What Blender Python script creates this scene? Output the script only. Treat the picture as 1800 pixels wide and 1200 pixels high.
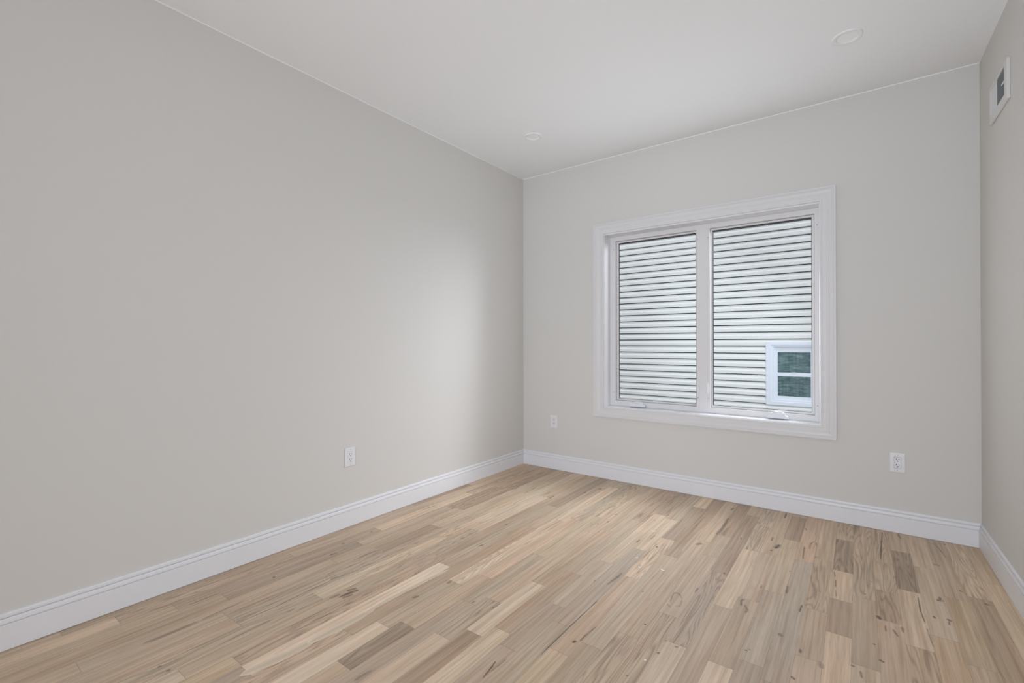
import bpy, bmesh, math, random
from mathutils import Vector, Matrix

for o in list(bpy.data.objects):
    bpy.data.objects.remove(o, do_unlink=True)
SC = bpy.context.scene
COL = SC.collection
random.seed(7)

# ------------------------------------------------------------------ camera
CX, CY, CH = 2.59548, -3.68998, 1.15478          # where the photographer stood
YAW, PIT, ROL, FPX = 0.6373546, 0.0041058, -0.0010737, 821.178
fw = Vector((-math.sin(YAW)*math.cos(PIT), math.cos(YAW)*math.cos(PIT), math.sin(PIT)))
r0 = Vector((math.cos(YAW), math.sin(YAW), 0))
u0 = r0.cross(fw)
rt = r0*math.cos(ROL) + u0*math.sin(ROL)
up = -r0*math.sin(ROL) + u0*math.cos(ROL)
cam_d = bpy.data.cameras.new('camera')
cam = bpy.data.objects.new('camera', cam_d)
COL.objects.link(cam)
cam_d.sensor_fit = 'HORIZONTAL'
cam_d.sensor_width = 36.0
cam_d.lens = 36.0*FPX/1800.0
cam_d.clip_start = 0.02
cam.matrix_world = Matrix(((rt.x, up.x, -fw.x, CX), (rt.y, up.y, -fw.y, CY), (rt.z, up.z, -fw.z, CH), (0, 0, 0, 1)))
SC.camera = cam

# ------------------------------------------------------------------ light
SC.view_settings.view_transform = 'Standard'
SC.view_settings.look = 'None'
SC.view_settings.gamma = 1.0
SC.view_settings.use_curve_mapping = False
SC.view_settings.exposure = -0.03
SC.cycles.max_bounces = 14
SC.cycles.diffuse_bounces = 10
SC.cycles.caustics_reflective = False
SC.cycles.caustics_refractive = False
SC.cycles.sample_clamp_indirect = 6.0

world = bpy.data.worlds.new('overcast_sky')
SC.world = world
world.use_nodes = True
bg = world.node_tree.nodes['Background']
bg.inputs['Color'].default_value = (0.935, 0.965, 1.03, 1)     # overcast daylight
bg.inputs['Strength'].default_value = 1.82

H = 2.74            # ceiling height
W = 3.15257         # back wall length
RA = 0.0081214      # the right wall is a hair out of square
REAR = -5.6


def area(name, loc, target, sx, sy, power, color):
    d = bpy.data.lights.new(name, 'AREA')
    d.shape = 'RECTANGLE'
    d.size, d.size_y = sx, sy
    d.energy = power
    d.color = color
    o = bpy.data.objects.new(name, d)
    COL.objects.link(o)
    o.location = loc
    o.rotation_euler = (Vector(target)-Vector(loc)).to_track_quat('-Z', 'Y').to_euler()
    return o


FILL_TINT = (0.905, 0.985, 1.11)
# unseen fill lamp, added beyond the rear opening to brighten the room
area('rear_fill_lamp', (3.10, -8.0, 1.25), (2.0, 0, 1.45), 2.6, 2.3, 296.0, FILL_TINT)
# soft daylight entering at the window
area('daylight_window', (1.62, -0.025, 1.348), (1.62, -1.0, 1.348), 1.5, 1.44, 11.0, (0.95, 0.985, 1.05))
# open sky above the side yard, shining down through the window
area('daylight_side_yard', (3.3, 1.55, 2.55), (1.15, -0.3, 0.95), 2.0, 1.6, 150.0, (0.95, 0.985, 1.06))


# ------------------------------------------------------------------ helpers
def mat(name, color, rough=0.5, spec=0.5, metal=0.0, bump=0.0, bump_scale=200.0):
    m = bpy.data.materials.new(name)
    m.use_nodes = True
    nt = m.node_tree
    b = nt.nodes['Principled BSDF']
    b.inputs['Base Color'].default_value = (*color, 1)
    b.inputs['Roughness'].default_value = rough
    b.inputs['Specular IOR Level'].default_value = spec
    b.inputs['Metallic'].default_value = metal
    if bump > 0:
        n = nt.nodes.new('ShaderNodeTexNoise')
        n.inputs['Scale'].default_value = bump_scale
        n.inputs['Detail'].default_value = 3
        g = nt.nodes.new('ShaderNodeNewGeometry')
        nt.links.new(g.outputs['Position'], n.inputs['Vector'])
        bp = nt.nodes.new('ShaderNodeBump')
        bp.inputs['Strength'].default_value = bump
        bp.inputs['Distance'].default_value = 0.001
        nt.links.new(n.outputs['Fac'], bp.inputs['Height'])
        nt.links.new(bp.outputs['Normal'], b.inputs['Normal'])
    return m


def prop(o, label=None, cat=None, group=None, kind=None):
    if label: o['label'] = label
    if cat: o['category'] = cat
    if group: o['group'] = group
    if kind: o['kind'] = kind
    return o


def link(name, bm, materials, parent=None, smooth=False, loc=None):
    bmesh.ops.recalc_face_normals(bm, faces=bm.faces)
    me = bpy.data.meshes.new(name)
    bm.to_mesh(me)
    bm.free()
    if not isinstance(materials, (list, tuple)):
        materials = [materials]
    for m in materials:
        me.materials.append(m)
    if smooth:
        for p in me.polygons:
            p.use_smooth = True
    o = bpy.data.objects.new(name, me)
    COL.objects.link(o)
    if parent is not None:
        o.parent = parent
    if loc is not None:
        o.location = loc
    return o


def empty(name, loc, rotz=0.0):
    o = bpy.data.objects.new(name, None)
    o.empty_display_size = 0.05
    COL.objects.link(o)
    o.location = loc
    o.rotation_euler = (0, 0, rotz)
    return o


def box(bm, x0, x1, y0, y1, z0, z1, bevel=0.0, mi=0, segs=2):
    vs = [bm.verts.new((x, y, z)) for x in (x0, x1) for y in (y0, y1) for z in (z0, z1)]
    idx = ((0, 1, 3, 2), (4, 6, 7, 5), (0, 4, 5, 1), (2, 3, 7, 6), (0, 2, 6, 4), (1, 5, 7, 3))
    fs = [bm.faces.new([vs[i] for i in f]) for f in idx]
    for f in fs:
        f.material_index = mi
    if bevel > 0:
        bmesh.ops.recalc_face_normals(bm, faces=fs)
        es = list({e for f in fs for e in f.edges})
        bmesh.ops.bevel(bm, geom=es, offset=bevel, segments=segs, affect='EDGES', profile=0.5, clamp_overlap=True)


def ring(bm, x0, z0, x1, z1, wl, wb, wr, wt, profile, mi=0):
    """mitred frame in the XZ plane; profile = (u from outer 0 to inner 1, y)"""
    rows = []
    for u, y in profile:
        a, b, c, d = x0+wl*u, z0+wb*u, x1-wr*u, z1-wt*u
        rows.append([bm.verts.new(p) for p in ((a, y, b), (c, y, b), (c, y, d), (a, y, d))])
    for p, q in zip(rows, rows[1:]):
        for i in range(4):
            j = (i+1) % 4
            f = bm.faces.new((p[i], p[j], q[j], q[i]))
            f.material_index = mi


def cyl(bm, c, axis, r, h, n=24, mi=0, r2=None):
    """closed cylinder / cone from c along axis"""
    ax = Vector(axis).normalized()
    t = ax.orthogonal().normalized()
    b = ax.cross(t)
    r2 = r if r2 is None else r2
    lo = [bm.verts.new(Vector(c)+(t*math.cos(2*math.pi*i/n)+b*math.sin(2*math.pi*i/n))*r) for i in range(n)]
    hi = [bm.verts.new(Vector(c)+ax*h+(t*math.cos(2*math.pi*i/n)+b*math.sin(2*math.pi*i/n))*r2) for i in range(n)]
    for i in range(n):
        j = (i+1) % n
        bm.faces.new((lo[i], lo[j], hi[j], hi[i])).material_index = mi
    bm.faces.new(lo[::-1]).material_index = mi
    bm.faces.new(hi).material_index = mi


def lathe(bm, prof, n=64, mi=0):
    """revolve (r, z) around Z"""
    rows = []
    for r, z in prof:
        rows.append([bm.verts.new((r*math.cos(2*math.pi*i/n), r*math.sin(2*math.pi*i/n), z)) for i in range(n)])
    for p, q in zip(rows, rows[1:]):
        for i in range(n):
            j = (i+1) % n
            bm.faces.new((p[i], p[j], q[j], q[i])).material_index = mi
    if prof[-1][0] < 0.2:
        bm.faces.new(rows[-1]).material_index = mi


def extrude_profile(bm, prof, length, flip=False, m0=0.0, m1=0.0):
    """profile (out from wall, z) run along local +X from 0 to length; m0 and m1 mitre the ends inwards"""
    a = [bm.verts.new((m0*d, -d, z)) for d, z in prof]
    b = [bm.verts.new((length-m1*d, -d, z)) for d, z in prof]
    for i in range(len(prof)-1):
        bm.faces.new((a[i], a[i+1], b[i+1], b[i]))


# ------------------------------------------------------------------ materials
def wall_material(name, color, cut):
    """eggshell wall paint; the ceiling white laps a few millimetres down onto the wall"""
    m = mat(name, color, 0.62, 0.25, bump=0.10, bump_scale=420)
    nt = m.node_tree
    b = nt.nodes['Principled BSDF']
    g = nt.nodes.new('ShaderNodeNewGeometry')
    s = nt.nodes.new('ShaderNodeSeparateXYZ')
    nt.links.new(g.outputs['Position'], s.inputs[0])
    n = nt.nodes.new('ShaderNodeTexNoise')
    n.inputs['Scale'].default_value = 5.0
    nt.links.new(g.outputs['Position'], n.inputs['Vector'])
    ma = nt.nodes.new('ShaderNodeMath'); ma.operation = 'MULTIPLY_ADD'
    nt.links.new(n.outputs['Fac'], ma.inputs[0]); ma.inputs[1].default_value = 0.004
    nt.links.new(s.outputs['Z'], ma.inputs[2])
    gt = nt.nodes.new('ShaderNodeMath'); gt.operation = 'GREATER_THAN'
    nt.links.new(ma.outputs[0], gt.inputs[0]); gt.inputs[1].default_value = cut
    mx = nt.nodes.new('ShaderNodeMix'); mx.data_type = 'RGBA'
    nt.links.new(gt.outputs[0], mx.inputs['Factor'])
    mx.inputs[6].default_value = (*color, 1)
    mx.inputs[7].default_value = (0.84, 0.84, 0.84, 1)
    nt.links.new(mx.outputs[2], b.inputs['Base Color'])
    return m


WALL = (0.640, 0.628, 0.604)
M_wall = wall_material('wall_paint', WALL, H-0.0035)
M_ceil = mat('ceiling_paint', (0.885, 0.905, 0.92), 0.8, 0.15, bump=0.08, bump_scale=300)
M_trim = mat('trim_paint', (0.74, 0.745, 0.77), 0.38, 0.4)
M_jamb = mat('jamb_gloss_paint', (0.80, 0.80, 0.82), 0.16, 0.75)
M_casing = mat('casing_paint', (0.68, 0.675, 0.68), 0.4, 0.35)
M_vinyl = mat('window_vinyl', (0.71, 0.705, 0.71), 0.36, 0.4)
M_ring = mat('light_trim', (0.86, 0.875, 0.89), 0.5, 0.3)
M_plastic = mat('white_plastic', (0.74, 0.745, 0.765), 0.32, 0.45)
M_slot = mat('dark_slot', (0.02, 0.02, 0.022), 0.6, 0.2)
M_screw = mat('screw_cap', (0.42, 0.42, 0.44), 0.4, 0.5)
M_gasket = mat('black_gasket', (0.025, 0.027, 0.03), 0.5, 0.3)
M_lens = mat('frosted_lens', (0.92, 0.93, 0.94), 0.5, 0.3)
M_vent = mat('register_paint', (0.67, 0.665, 0.655), 0.4, 0.35)
M_fin = mat('grille_grey', (0.25, 0.27, 0.28), 0.5, 0.3)
M_paper = mat('white_scrap', (0.92, 0.90, 0.88), 0.7, 0.2)
M_ext = mat('outside_wall', (0.36, 0.36, 0.35), 0.8, 0.1)
M_ground = mat('outdoor_concrete', (0.42, 0.42, 0.40), 0.9, 0.1, bump=0.3, bump_scale=30)
M_siding = mat('vinyl_siding', (0.80, 0.81, 0.80), 0.5, 0.3)
M_hvinyl = mat('house_window_vinyl', (0.75, 0.79, 0.86), 0.4, 0.4)
M_curtain = mat('teal_curtain', (0.38, 0.48, 0.50), 0.8, 0.1)
_nt = M_curtain.node_tree
_n = _nt.nodes.new('ShaderNodeTexNoise'); _n.inputs['Scale'].default_value = 1.0; _n.inputs['Detail'].default_value = 4
_g = _nt.nodes.new('ShaderNodeNewGeometry')
_v = _nt.nodes.new('ShaderNodeVectorMath'); _v.operation = 'MULTIPLY'; _v.inputs[1].default_value = (9, 9, 38)
_nt.links.new(_g.outputs['Position'], _v.inputs[0]); _nt.links.new(_v.outputs[0], _n.inputs['Vector'])
_r = _nt.nodes.new('ShaderNodeValToRGB')
_r.color_ramp.elements[0].position = 0.36; _r.color_ramp.elements[0].color = (0.30, 0.42, 0.42, 1)
_r.color_ramp.elements[1].position = 0.68; _r.color_ramp.elements[1].color = (0.70, 0.80, 0.84, 1)
_nt.links.new(_n.outputs['Fac'], _r.inputs['Fac'])
_nt.links.new(_r.outputs['Color'], _nt.nodes['Principled BSDF'].inputs['Base Color'])
M_dark = mat('lap_shade', (0.05, 0.07, 0.07), 0.9, 0.0)  # near-black, for the shade inside the siding laps


def glass_material(name, tint, refl):
    m = bpy.data.materials.new(name)
    m.use_nodes = True
    nt = m.node_tree
    nt.nodes.clear()
    out = nt.nodes.new('ShaderNodeOutputMaterial')
    t = nt.nodes.new('ShaderNodeBsdfTransparent'); t.inputs['Color'].default_value = (*tint, 1)
    g = nt.nodes.new('ShaderNodeBsdfGlossy'); g.inputs['Roughness'].default_value = 0.0
    f = nt.nodes.new('ShaderNodeFresnel'); f.inputs['IOR'].default_value = refl
    mx = nt.nodes.new('ShaderNodeMixShader')
    nt.links.new(f.outputs[0], mx.inputs[0])
    nt.links.new(t.outputs[0], mx.inputs[1])
    nt.links.new(g.outputs[0], mx.inputs[2])
    nt.links.new(mx.outputs[0], out.inputs['Surface'])
    return m


M_glass = glass_material('window_glass', (0.97, 0.985, 0.985), 1.16)
M_hglass = glass_material('house_glass', (0.85, 0.95, 0.95), 1.55)


def wood_material():
    m = bpy.data.materials.new('oak_planks')
    m.use_nodes = True
    nt = m.node_tree
    N, L = nt.nodes, nt.links
    b = N['Principled BSDF']
    b.inputs['Roughness'].default_value = 0.48
    b.inputs['Specular IOR Level'].default_value = 0.35

    def attr(n):
        a = N.new('ShaderNodeAttribute'); a.attribute_name = n
        return a

    def math_(op, a, bb=None, c=None):
        x = N.new('ShaderNodeMath'); x.operation = op
        for i, v in enumerate((a, bb, c)):
            if v is None: continue
            if isinstance(v, (int, float)): x.inputs[i].default_value = v
            else: L.new(v, x.inputs[i])
        return x.outputs[0]

    tone, seed, mark, cath = attr('tone'), attr('seed'), attr('mark'), attr('cath')
    g = N.new('ShaderNodeNewGeometry')
    s = N.new('ShaderNodeSeparateXYZ'); L.new(g.outputs['Position'], s.inputs[0])
    X, Y, S = s.outputs['X'], s.outputs['Y'], seed.outputs['Fac']

    def noise(sx, sy, detail, rough=0.5):
        c = N.new('ShaderNodeCombineXYZ')
        L.new(math_('MULTIPLY_ADD', X, sx, math_('MULTIPLY', S, 37.0)), c.inputs[0])
        L.new(math_('MULTIPLY_ADD', Y, sy, math_('MULTIPLY', S, 91.0)), c.inputs[1])
        L.new(math_('MULTIPLY', S, 13.0), c.inputs[2])
        n = N.new('ShaderNodeTexNoise'); n.inputs['Scale'].default_value = 1.0
        n.inputs['Detail'].default_value = detail; n.inputs['Roughness'].default_value = rough
        L.new(c.outputs[0], n.inputs['Vector'])
        return n.outputs['Fac']
    fine = noise(230, 9, 2)            # pores
    streak = noise(75, 1.9, 3, 0.6)     # long growth bands
    blot = noise(14, 2.6, 2)            # soft colour drift within a plank
    lowf = noise(15, 1.05, 1.5)            # contour lines of this give cathedral figure
    rings = math_('SINE', math_('MULTIPLY', lowf, 110.0))
    rings = math_('POWER', math_('MULTIPLY_ADD', rings, 0.5, 0.5), 2.5)
    v = math_('MULTIPLY_ADD', math_('SUBTRACT', fine, 0.5), 0.17, 1.0)
    v = math_('MULTIPLY_ADD', math_('SUBTRACT', streak, 0.5), 0.74, v)
    v = math_('MULTIPLY_ADD', math_('SUBTRACT', blot, 0.5), 0.34, v)
    v = math_('SUBTRACT', v, math_('MULTIPLY', math_('MULTIPLY', rings, cath.outputs['Fac']), 0.27))
    vm = N.new('ShaderNodeVectorMath'); vm.operation = 'SCALE'
    L.new(tone.outputs['Color'], vm.inputs[0]); L.new(v, vm.inputs['Scale'])
    # warm tint in the darker bands
    mxw = N.new('ShaderNodeMix'); mxw.data_type = 'RGBA'; mxw.blend_type = 'MULTIPLY'
    mr = N.new('ShaderNodeMapRange'); mr.inputs[1].default_value = 0.55; mr.inputs[2].default_value = 0.30
    L.new(streak, mr.inputs[0]); L.new(mr.outputs[0], mxw.inputs['Factor'])
    L.new(vm.outputs[0], mxw.inputs[6]); mxw.inputs[7].default_value = (0.97, 0.90, 0.82, 1)
    # slow drift between pinkish and olive along the boards
    hue = noise(9, 1.3, 2)
    mxh = N.new('ShaderNodeMix'); mxh.data_type = 'RGBA'
    mh = N.new('ShaderNodeMapRange'); mh.inputs[1].default_value = 0.35; mh.inputs[2].default_value = 0.65
    L.new(hue, mh.inputs[0]); L.new(mh.outputs[0], mxh.inputs['Factor'])
    mxh.inputs[6].default_value = (1.025, 0.99, 0.97, 1); mxh.inputs[7].default_value = (0.975, 1.005, 1.0, 1)
    vh = N.new('ShaderNodeVectorMath'); vh.operation = 'MULTIPLY'
    L.new(mxw.outputs[2], vh.inputs[0]); L.new(mxh.outputs[2], vh.inputs[1])
    # knots, cracks (mark < 0) and sapwood (mark > 0)
    ragged = math_('MULTIPLY_ADD', math_('SUBTRACT', noise(160, 16, 2), 0.5), 1.5, 0.92)
    md = math_('MULTIPLY', math_('MAXIMUM', math_('MULTIPLY', mark.outputs['Fac'], -1.0), 0.0), ragged)
    ml = math_('MAXIMUM', mark.outputs['Fac'], 0.0)
    cl = N.new('ShaderNodeClamp'); L.new(md, cl.inputs[0])
    mx1 = N.new('ShaderNodeMix'); mx1.data_type = 'RGBA'
    L.new(cl.outputs[0], mx1.inputs['Factor']); L.new(vh.outputs[0], mx1.inputs[6])
    mx1.inputs[7].default_value = (0.075, 0.052, 0.038, 1)
    mx2 = N.new('ShaderNodeMix'); mx2.data_type = 'RGBA'
    L.new(ml, mx2.inputs['Factor']); L.new(mx1.outputs[2], mx2.inputs[6])
    mx2.inputs[7].default_value = (0.60, 0.50, 0.385, 1)
    L.new(mx2.outputs[2], b.inputs['Base Color'])
    bp = N.new('ShaderNodeBump'); bp.inputs['Strength'].default_value = 0.12
    bp.inputs['Distance'].default_value = 0.001
    L.new(fine, bp.inputs['Height']); L.new(bp.outputs['Normal'], b.inputs['Normal'])
    return m


M_wood = wood_material()

# ------------------------------------------------------------------ room shell
T = 0.19        # thickness of the window wall
# window opening in the back wall
WX0, WX1, WZ0, WZ1 = 0.849, 2.394, 0.614, 2.082


def struct(o, label, cat):
    return prop(o, label, cat, kind='structure')


bm = bmesh.new()
box(bm, -0.15, 0, REAR-0.15, T, -0.02, H+0.02)
struct(link('wall_left', bm, M_wall), 'long bare off-white wall on the left', 'wall')

bm = bmesh.new()
box(bm, 0, WX0, 0, T, -0.02, H+0.02)
box(bm, WX1, W+0.2, 0, T, -0.02, H+0.02)
box(bm, WX0, WX1, 0, T, -0.02, WZ0)
box(bm, WX0, WX1, 0, T, WZ1, H+0.02)
struct(link('wall_back', bm, M_wall), 'off-white far wall around the double window', 'wall')

LR = -REAR+0.15
bm = bmesh.new()
box(bm, -0.0, LR, 0, 0.15, -0.02, H+0.02)
o = struct(link('wall_right', bm, M_wall), 'off-white wall at the right edge with the air vent', 'wall')
# local +X runs from the back corner towards the camera, local -Y faces into the room
o.matrix_world = Matrix.Translation((W, 0, 0)) @ Matrix.Rotation(-math.pi/2 + RA, 4, 'Z')
MR = o.matrix_world.copy()

bm = bmesh.new()       # unseen rear wall, its wide opening added to let the fill lamp in
ox0, ox1, oz1 = 1.70, 3.10, 2.40
box(bm, 0, ox0, REAR-0.15, REAR, -0.02, H+0.02)
box(bm, ox1, W+0.2, REAR-0.15, REAR, -0.02, H+0.02)
box(bm, ox0, ox1, REAR-0.15, REAR, oz1, H+0.02)
struct(link('wall_rear', bm, M_wall), 'off-white unseen wall behind the camera, its opening added for the fill light', 'wall')

bm = bmesh.new()
box(bm, -0.15, W+0.2, REAR-0.15, T, H, H+0.15)
struct(link('ceiling', bm, M_ceil), 'flat white ceiling with two recessed lights', 'ceiling')

# ---- baseboards
BH = 0.1388
BP = [(0.0, 0.0015), (0.0136, 0.0015), (0.0140, 0.0022), (0.0140, 0.0965), (0.0134, 0.0978), (0.0075, 0.0984), (0.0075, 0.1006),
      (0.0124, 0.1012), (0.0126, 0.1060), (0.0116, 0.1120), (0.0098, 0.1172), (0.0088, 0.1196), (0.0030, 0.1200), (0.0030, 0.1224),
      (0.0086, 0.1230), (0.0086, 0.1300), (0.0076, 0.1345), (0.0054, 0.1376), (0.0030, BH), (0.0, BH)]
bm = bmesh.new(); extrude_profile(bm, BP, -REAR, m1=1.0)
o = struct(link('baseboard_left', bm, M_trim), 'white moulded baseboard along the left wall', 'baseboard')
o.matrix_world = Matrix.Translation((0, REAR, 0)) @ Matrix.Rotation(math.pi/2, 4, 'Z')
bm = bmesh.new(); extrude_profile(bm, BP, W, m0=1.0, m1=1.0)
o = struct(link('baseboard_back', bm, M_trim), 'white moulded baseboard below the window', 'baseboard')
bm = bmesh.new(); extrude_profile(bm, BP, -REAR, m0=1.0)
o = struct(link('baseboard_right', bm, M_trim), 'white moulded baseboard along the right wall', 'baseboard')
o.matrix_world = MR.copy()


# ------------------------------------------------------------------ floor of individual oak boards, one mesh
def onfloor(px, py):
    d = fw*FPX + rt*(px-900) + up*(600-py)
    k = -CH/d.z
    return (CX+k*d.x, CY+k*d.y)


PITCH, OFF = 0.08366, 0.745


def row_of(x):
    return math.floor(x/PITCH - OFF)


TONES = {   # linear albedo of the board kinds
    't': (0.395, 0.305, 0.226), 'l': (0.500, 0.400, 0.302), 'v': (0.58, 0.48, 0.375), 'd': (0.270, 0.202, 0.150),
    'g': (0.370, 0.302, 0.236), 'p': (0.430, 0.315, 0.236), 'r': (0.335, 0.228, 0.160), 'b': (0.325, 0.240, 0.172),
    'm': (0.325, 0.255, 0.205), 'y': (0.440, 0.345, 0.235)}

# end joints read off the photograph (image x, y of the joint's middle; board towards the window, board towards the camera)
JOINTS = [
    (207, 1090, 't', 'l'), (320, 1185, 't', 'l'), (434, 1180, 'v', 'm'), (558, 1047, 'l', 't'), (624, 1035, 't', 't'),
    (608, 1109, 'b', 'p'), (674, 1098, 'g', 'l'), (718, 1099, 't', 'd'), (604, 1169, 'd', 't'), (772, 1115, 't', 'l'),
    (802, 1024, 'l', 'b'), (853, 1013, 'p', 'b'), (823, 1058, 't', 'm'), (870, 1056, 't', 'g'), (948, 1026, 't', 'l'),
    (833, 1112, 'l', 'r'), (884, 1108, 'r', 'l'), (1008, 1007, 't', 'r'), (982, 1145, 'p', 'y'), (1095, 1113, 't', 't'),
    (1189, 1132, 'm', 'l'), (1268, 1169, 'b', 'l'), (1313, 1053, 'p', 'l'), (1313, 1163, 'g', 'm'), (1266, 1065, 'l', 't'),
    (1357, 1040, 't', 'g'), (1478, 1055, 'l', 'r'), (1474, 1115, 'r', 'l'), (1433, 1072, 't', 't'), (1518, 1051, 't', 'g'),
    (1561, 1040, 't', 'r'), (1565, 1093, 'r', 'p'), (1595, 1038, 'd', 'l'), (1480, 1004, 'd', 'l'), (1613, 1138, 'l', 't'),
    (1660, 1122, 't', 'y'), (1523, 1173, 'g', 't'), (1236, 894, 'l', 'd'), (1270, 941, 'd', 't'), (1320, 906, 't', 'd'),
    (1238, 951, 't', 'l'), (1245, 977, 'b', 'g'), (1321, 967, 'g', 'r'), (1395, 950, 'd', 'g'), (1403, 909, 't', 'd'),
    (1407, 985, 'p', 'm'), (1446, 984, 't', 'g'), (1483, 949, 't', 'd'), (1580, 969, 't', 'd'), (1552, 988, 't', 't'),
    (1624, 998, 'l', 'g'), (1712, 1050, 'l', 'b'), (1742, 1025, 'y', 'y'), (983, 914, 'l', 'b'), (1080, 857, 't', 'l'),
    (1015, 914, 't', 'p'), (1035, 935, 't', 't'), (1123, 915, 't', 'b'), (1067, 988, 'l', 'g'), (1126, 966, 'l', 'm'),
    (1173, 947, 'd', 'l'), (1181, 913, 'g', 't'), (1177, 977, 'd', 'g'), (954, 978, 'y', 't'), (808, 894, 'b', 't'),
    (662, 964, 'd', 't'), (782, 992, 'g', 't'), (832, 930, 'l', 't'), (758, 922, 't', 'd'), (505, 972, 't', 't'),
    (585, 985, 't', 'g')]

NROW0, NROW1 = -1, int(W/PITCH)+1
rows = {k: [] for k in range(NROW0, NROW1+1)}
for px, py, a, c in JOINTS:
    x, y = onfloor(px, py)
    k = row_of(x)
    if k in rows:
        rows[k].append((y, a, c))
TMEAN = (0.405, 0.315, 0.233)
KINDS = 'tttttgglbbpymd'
planks = []     # x0, x1, y0, y1, tone, seed, cath
rng = random.Random(21)
for k, js in rows.items():
    js.sort(reverse=True)
    x0, x1 = max(0.0, (k+OFF)*PITCH), min(W+0.06, (k+1+OFF)*PITCH)
    if x1-x0 < 0.002: continue
    cuts = [(0.0, None, js[0][1] if js else None)]
    # between known joints keep one board if under 1.5 m; beyond them use random lengths
    ys = [0.0] + [j[0] for j in js]
    segs = []
    for i, j in enumerate(js):
        top = ys[i]
        kind = j[1]
        if i > 0 and top-j[0] > 1.15 and js[i-1][2] != j[1]:
            mid = top-(top-j[0])*rng.uniform(0.4, 0.6)
            segs.append((top, mid, js[i-1][2])); segs.append((mid, j[0], kind))
        elif i == 0 and top-j[0] > 1.3:
            mid = top-(top-j[0])*rng.uniform(0.35, 0.6)
            segs.append((top, mid, rng.choice(KINDS))); segs.append((mid, j[0], kind))
        else:
            segs.append((top, j[0], kind))
    y = ys[-1]
    nxt = js[-1][2] if js else None
    first = True
    while y > REAR:
        ln = rng.uniform(0.35, 1.25)
        if first and not js: ln = rng.uniform(0.2, 1.1)
        y2 = max(REAR, y-ln)
        segs.append((y, y2, nxt if (first and nxt) else rng.choice(KINDS)))
        first = False
        y = y2
    for (a, c, kd) in segs:
        t0 = TONES[kd]
        lt = sum(t0)/sum(TMEAN)
        lt = 1.0+(lt-1.0)*0.74          # boards differ more in lightness than in hue
        t = tuple(1.43*m_*lt*(1.0+0.5*(c_/m_*sum(TMEAN)/sum(t0)-1.0)) for c_, m_ in zip(t0, TMEAN))
        j = rng.uniform(0.94, 1.06)
        h = rng.uniform(-0.02, 0.02)
        planks.append((x0, x1, c, a, (t[0]*j*(1+h), t[1]*j, t[2]*j*(1-h)), rng.uniform(0.05, 1.0),
                       1.0 if rng.random() < 0.24 else rng.uniform(0.0, 0.25)))


def plank_at(x, y):
    for p in planks:
        if p[0] <= x <= p[1] and p[2] <= y <= p[3]:
            return p
    return planks[0]


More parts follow.
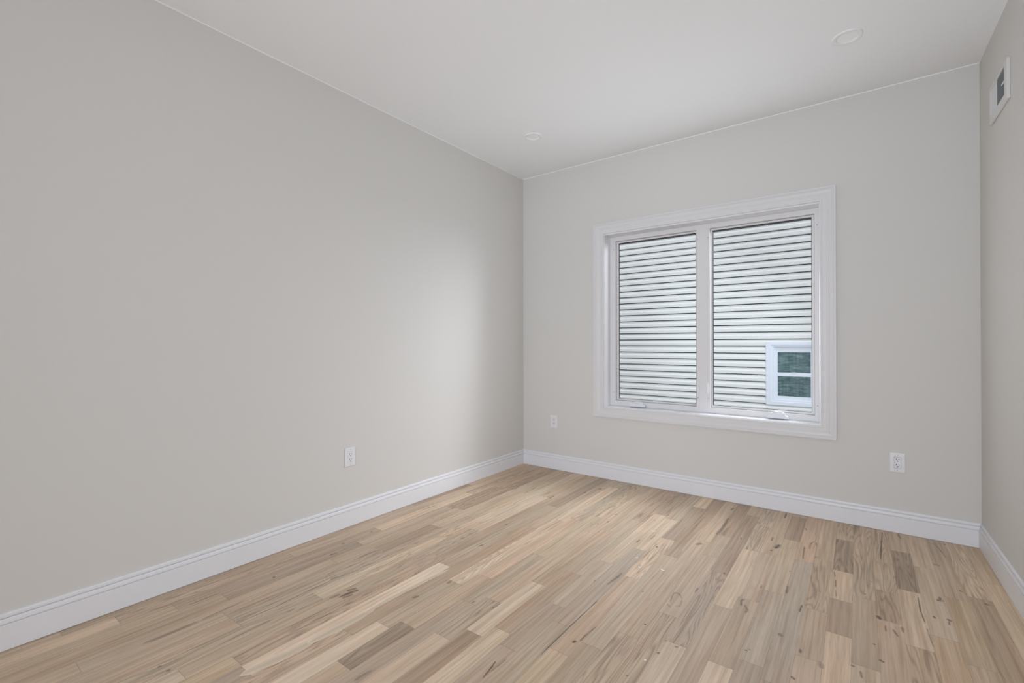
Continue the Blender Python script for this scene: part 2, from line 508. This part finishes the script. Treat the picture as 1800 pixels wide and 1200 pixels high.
# knots, cracks and sapwood streaks read off the photograph: (strength, half width in mm, [points in the image])
MARKS = [
    (-0.9, 3.0, [(948, 1153), (985, 1117), (1057, 1049)]), (-0.9, 4.0, [(848, 1192), (862, 1175), (872, 1161)]),
    (-0.55, 3.0, [(862, 1181), (876, 1170), (892, 1156)]), (-0.6, 5, [(1018, 1128), (1030, 1116), (1051, 1099)]),
    (-0.85, 9, [(1007, 1129), (1012, 1126)]), (-0.8, 4, [(829, 1060), (835, 1056)]), (-0.9, 4, [(864, 1069), (870, 1067)]),
    (-0.9, 4, [(1043, 1022), (1047, 1020)]), (-0.85, 5, [(1128, 1040), (1132, 1038)]), (-0.9, 5, [(1132, 1098), (1136, 1096)]),
    (-0.95, 6, [(1270, 1006), (1276, 1008)]), (-0.7, 5, [(1168, 1126), (1172, 1125)]), (-0.75, 6, [(1186, 1137), (1192, 1136)]),
    (-0.75, 6, [(1154, 1148), (1160, 1146)]), (-0.85, 5, [(1309, 1142), (1313, 1143)]), (-0.7, 4, [(1316, 1141), (1319, 1142)]),
    (-0.55, 11, [(1370, 1112), (1374, 1119)]), (-0.8, 5, [(1101, 1188), (1104, 1186)]), (-0.7, 4, [(1339, 1028), (1337, 1034)]),
    (-0.6, 5, [(1221, 1042), (1228, 1032)]), (-0.85, 4, [(1439, 1038), (1443, 1039)]), (-0.9, 4, [(1519, 1043), (1522, 1045)]),
    (-0.8, 4, [(1531, 1022), (1534, 1023)]), (-0.8, 5, [(1410, 1062), (1405, 1076)]), (-0.75, 6, [(1385, 1028), (1382, 1044)]),
    (-0.85, 11, [(1542, 1081), (1548, 1089)]), (-0.75, 5, [(1569, 1105), (1574, 1112), (1579, 1119)]),
    (-0.8, 6, [(1585, 1100), (1588, 1112)]), (-0.6, 4, [(1556, 1098), (1557, 1110)]),
    (-0.85, 3.5, [(1613, 1046), (1618, 1072), (1627, 1097)]), (-0.6, 3.0, [(1629, 1103), (1635, 1120), (1641, 1138)]),
    (-0.9, 12, [(1649, 1055), (1656, 1055)]), (-0.8, 7, [(1652, 1048), (1653, 1056)]), (-0.85, 6, [(1641, 1082), (1644, 1087)]),
    (-0.85, 10, [(1667, 1088), (1671, 1092)]), (-0.7, 4, [(1668, 1092), (1669, 1099)]), (-0.9, 8, [(1547, 1160), (1552, 1163)]),
    (-0.85, 5, [(1536, 1130), (1538, 1134)]), (-0.75, 6, [(1407, 1140), (1407, 1148)]), (-0.85, 8, [(1390, 1188), (1397, 1194)]),
    (-0.8, 6, [(1497, 1169), (1501, 1171)]), (-0.6, 5, [(1512, 1178), (1515, 1192)]),
    (-0.8, 2.6, [(1466, 1004), (1468, 1014)]), (-0.8, 2.6, [(1469, 1019), (1469, 1033)]), (-0.6, 2.6, [(1469, 1036), (1470, 1050)]),
    (-0.45, 10, [(1440, 1160), (1444, 1176)]), (-0.75, 14, [(1222, 957), (1236, 955)]), (-0.75, 9, [(1379, 911), (1383, 901)]),
    (-0.7, 7, [(1356, 951), (1359, 943)]), (-0.95, 16, [(1362, 964), (1371, 957)]), (-0.75, 8, [(1354, 968), (1358, 966)]),
    (-0.6, 5, [(1423, 966), (1425, 956), (1432, 951)]), (-0.55, 5, [(1434, 953), (1436, 960)]), (-0.7, 5, [(1414, 958), (1411, 984)]),
    (-0.85, 4, [(1387, 1003), (1390, 1004)]), (-0.7, 4, [(1302, 944), (1303, 948)]), (-0.8, 6, [(1284, 897), (1291, 892)]),
    (-0.6, 9, [(1259, 940), (1270, 928), (1282, 908)]), (-0.45, 5, [(1268, 940), (1281, 926)]), (-0.75, 4, [(1223, 924), (1226, 922)]),
    (-0.75, 5, [(1416, 928), (1418, 932)]), (-0.5, 8, [(1432, 980), (1437, 978)]),
    (-0.85, 5, [(1551, 934), (1549, 958), (1548, 986)]), (-0.7, 6, [(1577, 938), (1584, 947)]), (-0.85, 6, [(1659, 955), (1662, 958)]),
    (-0.9, 7, [(1688, 1038), (1692, 1040)]), (-0.9, 8, [(1732, 1061), (1738, 1063)]), (-0.55, 5, [(1630, 953), (1645, 958), (1664, 982)]),
    (-0.4, 12, [(1638, 990), (1655, 995)]), (-0.85, 10, [(1052, 860), (1058, 858)]), (-0.85, 7, [(1026, 867), (1030, 865)]),
    (-0.75, 8, [(966, 876), (974, 871)]), (-0.5, 7, [(920, 868), (943, 856)]), (-0.9, 7, [(1067, 918), (1071, 916)]),
    (-0.85, 6, [(1049, 921), (1053, 920)]), (-0.8, 6, [(1038, 921), (1042, 920)]), (-0.6, 7, [(1080, 905), (1086, 903)]),
    (-0.9, 7, [(1153, 962), (1156, 960)]), (-0.85, 5, [(1117, 954), (1125, 948)]), (-0.5, 5, [(1143, 948), (1152, 940)]),
    (-0.7, 6, [(1149, 914), (1152, 914)]), (-0.55, 6, [(905, 860), (912, 855)]), (-0.55, 7, [(1066, 1028), (1083, 1016), (1094, 1006)]),
    (-0.85, 7, [(650, 935), (655, 934)]), (-0.8, 6, [(600, 956), (606, 954)]), (-0.75, 6, [(758, 911), (763, 910)]),
    (-0.75, 6, [(792, 889), (797, 888)]), (-0.6, 6, [(740, 897), (757, 891), (772, 886)]), (-0.85, 6, [(841, 960), (850, 957)]),
    (-0.85, 7, [(887, 923), (893, 921)]), (-0.6, 5, [(782, 944), (797, 938)]), (-0.85, 6, [(486, 998), (492, 996)]),
    (-0.9, 6, [(478, 1015), (485, 1013)]), (-0.75, 6, [(579, 976), (594, 971)]), (-0.75, 4.0, [(418, 1094), (480, 1068), (563, 1028)]),
    (-0.8, 5, [(580, 1019), (586, 1016), (594, 1013)]), (-0.65, 3.0, [(328, 1065), (360, 1052), (388, 1042)]),
    (-0.5, 11, [(248, 1133), (300, 1112), (352, 1090)]), (-0.4, 8, [(352, 1090), (390, 1073), (432, 1054)]),
    (-0.8, 6, [(292, 1180), (299, 1177)]), (-0.6, 5, [(277, 1172), (283, 1170)]), (-0.5, 4, [(258, 1075), (318, 1055)]),
    (-0.9, 14, [(594, 1050), (612, 1043), (631, 1036)]), (-0.75, 8, [(600, 1052), (622, 1044)]), (-0.85, 9, [(608, 1039), (628, 1033)]),
    (-0.45, 14, [(578, 1052), (600, 1044)]), (-0.6, 8, [(724, 1051), (737, 1047)]), (-0.45, 3.5, [(478, 1116), (530, 1091), (580, 1066)]),
    (-0.5, 6, [(1178, 1059), (1184, 1043), (1194, 1044), (1199, 1053)]), (-0.4, 6, [(1199, 1053), (1195, 1064), (1187, 1066)]),
    (-0.6, 6, [(1303, 1066), (1303, 1055), (1310, 1054)]), (-0.6, 7, [(1308, 1062), (1314, 1072), (1309, 1077)]),
    (-0.4, 5, [(1172, 1061), (1180, 1068)]), (-0.45, 10, [(628, 982), (655, 970), (672, 966)]),
    (-0.5, 6, [(640, 982), (672, 967)]), (-0.55, 10, [(786, 1026), (794, 1020)]), (-0.4, 9, [(622, 1197), (635, 1188), (655, 1177)]),
    # sapwood
    (0.85, 22, [(420, 1188), (500, 1152), (560, 1120)]), (0.85, 22, [(540, 1131), (600, 1100), (660, 1068)]), (0.8, 12, [(640, 1078), (700, 1044), (790, 1000)]),
    (0.6, 7, [(551, 1043), (590, 1025), (640, 1002)]), (0.45, 6, [(330, 1038), (420, 1006), (505, 972)]), (0.55, 6, [(598, 988), (657, 963)]),
    (0.6, 9, [(1198, 970), (1212, 952), (1238, 926)]), (0.6, 9, [(1298, 1048), (1308, 1026), (1323, 996)]), (0.65, 7, [(898, 1019), (925, 1002), (951, 984)]),
    (0.55, 8, [(894, 1117), (930, 1088), (974, 1056)]), (0.5, 8, [(1143, 1052), (1153, 1035), (1170, 1018)]),
    (0.5, 10, [(1674, 985), (1690, 1015), (1712, 1046)]), (0.35, 7, [(1418, 1066), (1412, 1090), (1406, 1120)]), (0.35, 7, [(1060, 985), (1095, 955), (1128, 924)]),
    (0.4, 7, [(1462, 1012), (1460, 1048)]), (0.4, 6, [(700, 968), (770, 932), (860, 892)]), (0.35, 8, [(480, 1000), (500, 990)]),
    (0.45, 5, [(742, 1020), (772, 994)]), (0.4, 6, [(1310, 1075), (1300, 1120), (1290, 1160)])]

verts, faces, ftone, fseed, fcath, vmark = [], [], [], [], [], []
verts += [(0, REAR, -0.0012), (W+0.06, REAR, -0.0012), (W+0.06, 0, -0.0012), (0, 0, -0.0012)]
vmark += [0, 0, 0, 0]
faces.append((0, 1, 2, 3)); ftone.append((0.09, 0.065, 0.045)); fseed.append(0.3); fcath.append(0)
GX, GY = 0.00022, 0.00035
for x0, x1, y0, y1, t, sd, ct in planks:
    n = len(verts)
    verts += [(x0+GX, y0+GY, 0), (x1-GX, y0+GY, 0), (x1-GX, y1-GY, 0), (x0+GX, y1-GY, 0)]
    vmark += [0, 0, 0, 0]
    faces.append((n, n+1, n+2, n+3)); ftone.append(t); fseed.append(sd); fcath.append(ct)
for i, (stg, hw, pts) in enumerate(MARKS):
    P = [Vector(onfloor(*p)) for p in pts]
    hw = hw/1000.0
    # smooth the polyline and taper its ends
    Q = []
    NS = 6 if len(P) < 3 else 5
    for a in range(len(P)-1):
        p0, p1, p2, p3 = P[max(a-1, 0)], P[a], P[a+1], P[min(a+2, len(P)-1)]
        for s_ in range(NS):
            u = s_/NS
            Q.append(0.5*((2*p1)+(p2-p0)*u+(2*p0-5*p1+4*p2-p3)*u*u+(3*p1-p0-3*p2+p3)*u**3))
    Q.append(P[-1])
    if (P[0]-P[-1]).length < 0.02 and len(P) == 2:      # a round knot
        d = (P[1]-P[0])
        d = d.normalized() if d.length > 1e-6 else Vector((0, 1))
        c = (P[0]+P[1])/2
        Q = [c+d*(-1+2*s_/8)*hw*1.25 for s_ in range(9)]
    pl = plank_at(*(Q[len(Q)//2]))
    z = 0.00008 + 0.000004*i
    n0 = len(verts)
    m = len(Q)
    for a, q in enumerate(Q):
        d = (Q[min(a+1, m-1)]-Q[max(a-1, 0)])
        d = d.normalized() if d.length > 1e-9 else Vector((0, 1))
        nrm = Vector((-d.y, d.x))
        u = a/(m-1)
        w = hw*math.sqrt(max(0.0, 1-(2*u-1)**2)) + 0.0003
        w *= 1.0 + (0.25 if hw < 0.008 else 0.06)*math.sin(a*2.3+i)
        core = stg*(1.0 if 0 < a < m-1 else 0.0)
        for sgn, mk in ((-1.15, 0), (-0.22, core), (0.22, core), (1.15, 0)):
            verts.append((min(max(q.x+nrm.x*w*sgn, 0.001), W), min(q.y+nrm.y*w*sgn, -0.001), z))
            vmark.append(mk)
    for a in range(m-1):
        for e in range(3):
            v0 = n0+a*4+e
            faces.append((v0, v0+1, v0+5, v0+4)); ftone.append(pl[4]); fseed.append(pl[5]); fcath.append(pl[6])

me = bpy.data.meshes.new('floor')
me.from_pydata(verts, [], faces)
me.materials.append(M_wood)
at = me.attributes.new('tone', 'FLOAT_COLOR', 'FACE')
at.data.foreach_set('color', [c for t in ftone for c in (*t, 1.0)])
at = me.attributes.new('seed', 'FLOAT', 'FACE'); at.data.foreach_set('value', fseed)
at = me.attributes.new('cath', 'FLOAT', 'FACE'); at.data.foreach_set('value', fcath)
at = me.attributes.new('mark', 'FLOAT', 'POINT'); at.data.foreach_set('value', [float(v) for v in vmark])
me.update()
bmf = bmesh.new(); bmf.from_mesh(me)
for f in bmf.faces:
    if f.normal.z < 0: f.normal_flip()
bmf.to_mesh(me); bmf.free()
o = bpy.data.objects.new('floor', me); COL.objects.link(o)
struct(o, 'pale unfinished oak strip floor with knots and dark grain', 'floor')

# ------------------------------------------------------------------ window in the back wall
win = empty('window_1', (0, 0, 0))
struct(win, 'white double casement window in a moulded white casing', 'window')
bm = bmesh.new()
ring(bm, 0.752, 0.526, 2.484, 2.180, 0.0955, 0.084, 0.087, 0.091,
     [(0.04, 0), (0.04, -0.0030), (0, -0.0030), (0, -0.020), (0.03, -0.0212), (0.12, -0.0212), (0.15, -0.0185), (0.19, -0.0185), (0.22, -0.0165), (0.30, -0.0172),
      (0.44, -0.0160), (0.50, -0.0138), (0.56, -0.0138), (0.60, -0.0120), (0.86, -0.0120), (0.89, -0.0138), (0.97, -0.0132), (1, -0.0115), (1, 0.0)])
link('casing', bm, M_casing, win)
D = 0.112
bm = bmesh.new()        # jamb lining and sill
ring(bm, 0.842, 0.606, 2.401, 2.089, 1, 1, 1, 1, [(0.0, -0.0005), (0.010, -0.0005), (0.010, D+0.02)])
link('jamb', bm, M_jamb, win)
FX0, FX1, FZ0, FZ1 = 0.852, 2.391, 0.616, 2.079
OL0, OL1, OR0, OR1, OB, OT = 0.9005, 1.5788, 1.680, 2.358, 0.6595, 2.041
bm = bmesh.new()
Y0, Y1 = D, 0.180
bv = 0.0025
box(bm, FX0, OL0, Y0, Y1, FZ0, FZ1, bv)
box(bm, OR1, FX1, Y0, Y1, FZ0, FZ1, bv)
box(bm, OL0-0.004, OR1+0.004, Y0+0.0006, Y1, OT, FZ1, bv)
box(bm, OL0-0.004, OR1+0.004, Y0+0.0006, Y1, FZ0, OB, bv)
box(bm, OL1, OR0, Y0+0.0003, Y1, OB-0.004, OT+0.004, bv)
# shallow reveal lines of the mullion and the stop around the frame
box(bm, OL1+0.022, OR0-0.022, Y0-0.0022, Y0+0.002, OB-0.004, OT+0.004, 0.001)
link('window_frame', bm, M_vinyl, win)


def sash(x0, x1, gx0, gx1):
    gz0, gz1 = 0.6755, 2.0255
    bm = bmesh.new()
    ring(bm, x0+0.0015, OB+0.0015, x1-0.0015, OT-0.0015, gx0-x0-0.0015, gz0-OB-0.0015, x1-gx1-0.0015, OT-gz1-0.0015,
         [(0, 0.176), (0, 0.1360), (0.15, 0.1345), (0.75, 0.1345), (1, 0.1375), (1, 0.150)])
    s = link('sash', bm, M_vinyl, win)
    bm = bmesh.new()
    ring(bm, gx0-0.001, gz0-0.001, gx1+0.001, gz1+0.001, 0.0058, 0.0034, 0.0034, 0.0075,
         [(0, 0.1395), (1, 0.1395), (1, 0.146)])
    g = link('gasket', bm, M_gasket, s)
    g['label'] = 'thin black gasket around the glass'
    bm = bmesh.new()
    vs = [bm.verts.new(p) for p in ((gx0, 0.143, gz0), (gx1, 0.143, gz0), (gx1, 0.143, gz1), (gx0, 0.143, gz1))]
    bm.faces.new(vs)
    p = link('pane', bm, M_glass, s)
    p['label'] = 'clear glass pane'


sash(OL0, OL1, 0.9215, 1.5705)
sash(OR0, OR1, 1.6945, 2.3405)


def lock(x, z, lean):
    bm = bmesh.new()
    box(bm, x-0.012, x+0.012, D-0.005, D+0.001, z-0.052, z+0.052, 0.003)
    l = link('lock_plate', bm, M_plastic, win)
    bm = bmesh.new()
    box(bm, x-0.006, x+0.006, D-0.016, D-0.005, z-0.042, z+0.030, 0.003)
    box(bm, x-0.004+lean, x+0.004+lean, D-0.010, D-0.004, z-0.020, z+0.012, 0.0015)
    link('lock_lever', bm, M_plastic, l)


lock(1.5965, 0.800, -0.007)
lock(1.6600, 0.812, 0.007)


def crank(x0, x1, tall, flip):
    """folded casement crank in its low sloped cover"""
    w = x1-x0
    y1 = D+0.001
    bm = bmesh.new()
    pts = [(0.0, 0.0), (1.0, 0.0), (0.97, 0.016), (0.80, 0.026), (0.72, tall), (0.36, tall+0.002), (0.14, 0.026), (0.03, 0.014)]
    fr = [bm.verts.new((x0+w*u, D-0.036+0.25*v, 0.6235+v)) for u, v in pts]
    bk = [bm.verts.new((x0+w*u, y1, 0.6235+v*1.08)) for u, v in pts]
    n = len(pts)
    for i in range(n):
        j = (i+1) % n
        bm.faces.new((fr[i], fr[j], bk[j], bk[i]))
    bm.faces.new(fr); bm.faces.new(bk[::-1])
    bmesh.ops.recalc_face_normals(bm, faces=bm.faces)
    bmesh.ops.bevel(bm, geom=list(bm.edges), offset=0.002, segments=2, affect='EDGES', profile=0.5, clamp_overlap=True)
    c = link('crank_cover', bm, M_plastic, win)
    bm = bmesh.new()
    h0 = x0+w*(0.42 if flip else 0.12)
    box(bm, h0, h0+w*0.48, D-0.034, D-0.022, 0.6235+tall-0.016, 0.6235+tall-0.006, 0.003)
    k = x0+w*(0.86)
    cyl(bm, (k, D-0.020, 0.636), (0, -1, 0.2), 0.008, 0.022, 16, r2=0.006)
    link('crank_handle', bm, M_plastic, c)


crank(1.034, 1.176, 0.038, False)
crank(2.070, 2.206, 0.043, True)
for x, z in ((1.5885, 1.9697), (1.6655, 1.9727), (2.3735, 1.962), (0.885, 1.9695), (0.8835, 0.7293), (2.3728, 0.7274), (1.589, 0.7275), (1.6665, 0.728)):
    bm = bmesh.new()
    cyl(bm, (x, D+0.001, z), (0, -1, 0), 0.0042, 0.0028, 14)
    s = link('screw_cap', bm, M_screw, win)
    s['label'] = 'small grey screw cap'


# ------------------------------------------------------------------ outlets
def outlet(loc, rotz, label):
    """screwless wall plate with a decorator duplex receptacle; local -Y faces the room"""
    root = empty('outlet', loc, rotz)
    prop(root, label, 'outlet', 'white electrical outlets')
    bm = bmesh.new()
    ring(bm, -0.0375, -0.0595, 0.0375, 0.0595, 0.0205, 0.0255, 0.0205, 0.0255,
         [(0.06, 0.0), (0.06, -0.0015), (0, -0.0015), (0, -0.0042), (0.10, -0.0058), (0.22, -0.0064), (0.96, -0.0068), (1, -0.0060), (1, -0.002)])
    link('wall_plate', bm, M_plastic, root)
    bm = bmesh.new()
    box(bm, -0.0163, 0.0163, -0.0074, 0.001, -0.0332, 0.0332, 0.0012)
    rc = link('receptacle', bm, M_plastic, root)
    for zc in (0.0175, -0.0165):
        for x, hh in ((-0.0064, 0.0046), (0.0064, 0.0038)):
            bm = bmesh.new(); box(bm, x-0.0014, x+0.0014, -0.0077, -0.006, zc-hh+0.003, zc+hh+0.003)
            link('slot', bm, M_slot, rc)['label'] = 'dark vertical slot'
        bm = bmesh.new(); cyl(bm, (0, -0.006, zc-0.0085), (0, -1, 0), 0.0030, 0.0017, 14)
        link('ground_hole', bm, M_slot, rc)['label'] = 'dark round ground hole'
    for z in (0.0475, -0.0475):
        bm = bmesh.new(); cyl(bm, (0, -0.0062, z), (0, -1, 0), 0.0024, 0.0009, 12)
        link('plate_screw', bm, M_screw, root)['label'] = 'tiny screw head'
    return root


outlet((2.787, 0, 0.4265), 0, 'white outlet to the right below the window, near the right corner')
outlet((0.345, 0, 0.436), 0, 'white outlet between the left corner and the window')
outlet((0, -1.917, 0.4360), math.pi/2, 'white outlet on the long left wall')


# ------------------------------------------------------------------ recessed ceiling lights
def downlight(x, y, label):
    root = empty('recessed_light', (x, y, H))
    prop(root, label, 'ceiling light', 'recessed ceiling lights')
    bm = bmesh.new()
    lathe(bm, [(0.0670, 0.0), (0.0670, -0.0030), (0.0655, -0.0048), (0.0610, -0.0058), (0.0520, -0.0050), (0.0468, -0.0030), (0.0455, 0.0), (0.0455, 0.001)])
    bm.faces.ensure_lookup_table()
    caps = [f for f in bm.faces if len(f.verts) > 8]
    bmesh.ops.delete(bm, geom=caps, context='FACES_ONLY')
    link('trim_ring', bm, M_ring, root, smooth=True)
    bm = bmesh.new()
    lathe(bm, [(0.0456, -0.0006), (0.030, -0.0012), (0.012, -0.0014)])
    link('lens', bm, M_lens, root, smooth=True)


downlight(2.5556, -0.7154, 'round white recessed light at the upper right of the ceiling')
downlight(0.5984, -0.7187, 'round white recessed light near the back left corner of the ceiling')


# ------------------------------------------------------------------ air vent on the right wall
vent = empty('air_vent', MR @ Vector((0, 0, 0)), 0)
vent.matrix_world = MR.copy()
prop(vent, 'white wall register with grey grille, high on the right wall', 'vent')
VX0, VX1, VZ0, VZ1 = 0.297, 0.634, 2.271, 2.460
GX0, GX1, GZ0, GZ1 = 0.322, 0.583, 2.309, 2.441
bm = bmesh.new()
ring(bm, VX0, VZ0, VX1, VZ1, GX0-VX0, GZ0-VZ0, VX1-GX1, VZ1-GZ1,
     [(0.05, 0), (0.05, -0.003), (0, -0.003), (0, -0.0060), (0.10, -0.0110), (0.25, -0.0125), (0.85, -0.0125), (1, -0.0115), (1, 0.0)])
link('vent_frame', bm, M_vent, vent)
bm = bmesh.new()
box(bm, GX0, GX1, -0.0020, -0.0005, GZ0, GZ1)
link('damper', bm, M_fin, vent)['label'] = 'dark grey damper behind the fins'
for i in range(22):
    s = GX0+0.006+i*(GX1-GX0-0.012)/21
    bm = bmesh.new()
    if s < 0.445:       # fins turned towards the room
        box(bm, s-0.0052, s+0.0052, -0.0092, -0.0080, GZ0, GZ1)
        link('fin', bm, M_plastic, vent)
    else:               # fins turned edge-on
        box(bm, s-0.0012, s+0.0012, -0.0080, -0.0020, GZ0, GZ1)
        link('fin', bm, M_fin, vent)['label'] = 'grey fin'
bm = bmesh.new()
box(bm, 0.540, 0.580, -0.0130, -0.0085, 2.368, 2.376, 0.001)
link('lever', bm, M_plastic, vent)['label'] = 'small white damper lever'


# ------------------------------------------------------------------ paint and paper scraps on the boards
def scrap(px, py, ang, ln, wd, bend, label):
    x, y = onfloor(px, py)
    bm = bmesh.new()
    n = 6
    top, bot = [], []
    for i in range(n+1):
        u = i/n*2-1
        w = wd*(1-0.5*u*u)
        zz = 0.0012 + bend*(u*u)
        cx, cy = u*ln/2, 0.25*ln*(u*u)*0.4
        top.append((bm.verts.new((cx, cy-w/2, zz+0.0007)), bm.verts.new((cx, cy+w/2, zz+0.0011))))
        bot.append((bm.verts.new((cx, cy-w/2, zz-0.0004)), bm.verts.new((cx, cy+w/2, zz-0.0002))))
    for i in range(n):
        bm.faces.new((top[i][0], top[i+1][0], top[i+1][1], top[i][1]))
        bm.faces.new((bot[i][0], bot[i][1], bot[i+1][1], bot[i+1][0]))
        bm.faces.new((top[i][0], bot[i][0], bot[i+1][0], top[i+1][0]))
        bm.faces.new((top[i][1], top[i+1][1], bot[i+1][1], bot[i][1]))
    bm.faces.new((top[0][0], top[0][1], bot[0][1], bot[0][0]))
    bm.faces.new((top[n][0], bot[n][0], bot[n][1], top[n][1]))
    o = link('paper_scrap', bm, M_paper, loc=(x, y, -0.0004))
    o.rotation_euler = (0, 0, ang)
    prop(o, label, 'scrap', 'white scraps on the floor')


scrap(1149, 934, 0.4, 0.022, 0.007, 0.003, 'tiny white scrap on the floor, farthest of five, nearest the window')
scrap(1119, 981, 0.9, 0.018, 0.007, 0.004, 'tiny white scrap on the floor, leftmost of five, on a grey-mauve board')
scrap(1124.5, 997, 0.2, 0.017, 0.007, 0.002, 'tiny white scrap on the floor just below the leftmost scrap, on a pale board')
scrap(1165, 1002.5, -0.25, 0.024, 0.007, 0.004, 'tiny white curled scrap on the floor, rightmost of five, brightest')
scrap(1134, 1160, 0.3, 0.009, 0.006, 0.001, 'tiny white speck on the floor, nearest of five to the camera')

# ------------------------------------------------------------------ outside: the house next door
GZ = -0.95
bm = bmesh.new()
box(bm, -8, 12, T+0.02, 14, GZ-0.1, GZ)
struct(link('ground', bm, M_ground), 'concrete side yard between the two houses', 'ground')

bm = bmesh.new()        # unseen outer face of this house, made tall and dark to shade the siding
box(bm, -6, WX0, T, T+0.02, GZ, 5.7)
box(bm, WX1, 10, T, T+0.02, GZ, 5.7)
box(bm, WX0, WX1, T, T+0.02, GZ, WZ0)
box(bm, WX0, WX1, T, T+0.02, WZ1, 5.7)
struct(link('wall_outer', bm, M_ext), 'outer wall face of the room, unseen, raised to shade the siding opposite', 'wall')

YS = 3.85
house = empty('house', (2, YS, GZ))
house.location = (0, 0, 0)
prop(house, 'neighbouring house with cream vinyl siding seen through the window', 'house')
EX = 0.1022
NX0, NX1, NZ0, NZ1 = 1.5375, 2.2235, 0.2826, 1.1702     # its window
bm = bmesh.new()
PROF = [(0.0135, -0.041), (0.0135, 0.025), (0.056, 0.027), (0.060, 0.024), (0.097, 0.000), (0.1022, -0.002), (0.1022, -0.040)]
# (height in the course from its drip edge, distance out): recess, drip edge, flat face, bevel up to the course above
z0 = 0.2926


def course(x0, x1, zb, za=None, zc=None):
    pr = [(h, d) for h, d in PROF]
    if za is not None: pr = [(max(h, za-zb), d) for h, d in pr]
    if zc is not None: pr = [(min(h, zc-zb), d) for h, d in pr]
    a = [bm.verts.new((x0, YS-d, zb+h)) for h, d in pr]
    b = [bm.verts.new((x1, YS-d, zb+h)) for h, d in pr]
    for i in range(len(pr)-1):
        if pr[i] != pr[i+1]:
            bm.faces.new((a[i], b[i], b[i+1], a[i+1]))


for n in range(-12, 55):
    zb = z0+n*EX-0.0055
    if zb+EX <= NZ0 or zb >= NZ1-0.03:
        course(-7, 11, zb)
    else:
        course(-7, NX0+0.01, zb)
        course(NX1-0.01, 11, zb)
        if zb < NZ0+0.03: course(NX0+0.01, NX1-0.01, zb, None, NZ0+0.03)
        if zb+EX > NZ1-0.03: course(NX0+0.01, NX1-0.01, zb, NZ1-0.03, None)
link('siding', bm, M_siding, house)
bm = bmesh.new()  # backing whose near-black colour stands in for shade under each lap
box(bm, -7, NX0+0.02, YS+0.0420, YS+0.2, GZ, 5.85)
box(bm, NX1-0.02, 11, YS+0.0420, YS+0.2, GZ, 5.85)
box(bm, NX0+0.02, NX1-0.02, YS+0.0420, YS+0.2, GZ, NZ0+0.02)
box(bm, NX0+0.02, NX1-0.02, YS+0.0420, YS+0.2, NZ1-0.02, 5.85)
link('lap_shade_backing', bm, M_dark, house)['label'] = 'dark backing behind the siding, standing for shade under the laps'
bm = bmesh.new()
y = YS
ring(bm, NX0, NZ0, NX1, NZ1, 0.100, 0.075, 0.100, 0.066,
     [(0, y), (0, y-0.030), (0.06, y-0.034), (0.66, y-0.034), (0.72, y-0.024), (1, y-0.024), (1, y+0.03)])
hw = link('house_window', bm, M_hvinyl, house)
hw['label'] = 'white double-hung window of the house'
SX0, SX1, SZ0, SZ1 = NX0+0.100, NX1-0.100, NZ0+0.075, NZ1-0.066
bm = bmesh.new()
gl0, gl1 = 1.6830, 2.0780
box(bm, SX0, gl0, y+0.002, y+0.03, SZ0, SZ1)
box(bm, gl1, SX1, y+0.002, y+0.03, SZ0, SZ1)
box(bm, gl0, gl1, y+0.002, y+0.03, SZ0, 0.4103)
box(bm, gl0, gl1, y+0.010, y+0.03, 1.0270, SZ1)
box(bm, gl0, gl1, y-0.002, y+0.03, 0.6900, 0.7280)
box(bm, gl0, gl1, y+0.006, y+0.03, 0.7280, 0.7438)
box(bm, 1.855, 1.905, y-0.010, y+0.004, 0.7380, 0.7500, 0.003)
link('double_hung_sash', bm, M_hvinyl, hw)
bm = bmesh.new()
vs = [bm.verts.new(p) for p in ((gl0, y+0.02, 0.41), (gl1, y+0.02, 0.41), (gl1, y+0.02, 1.03), (gl0, y+0.02, 1.03))]
bm.faces.new(vs)
link('house_pane', bm, M_hglass, hw)['label'] = 'dark teal reflecting glass'
bm = bmesh.new()        # a pleated curtain behind the glass
n = 60
cols = []
for i in range(n+1):
    x = SX0-0.1+(SX1-SX0+0.2)*i/n
    yy = y+0.065+0.012*math.sin(i*0.9)+0.006*math.sin(i*2.3+1)
    cols.append([bm.verts.new((x, yy+0.01*math.sin(i*0.5+zz*5), zz)) for zz in (0.2, 0.5, 0.8, 1.1, 1.3)])
for a, b in zip(cols, cols[1:]):
    for i in range(4):
        bm.faces.new((a[i], b[i], b[i+1], a[i+1]))
link('curtain', bm, M_curtain, hw, smooth=True)['label'] = 'grey-green curtain behind the glass'
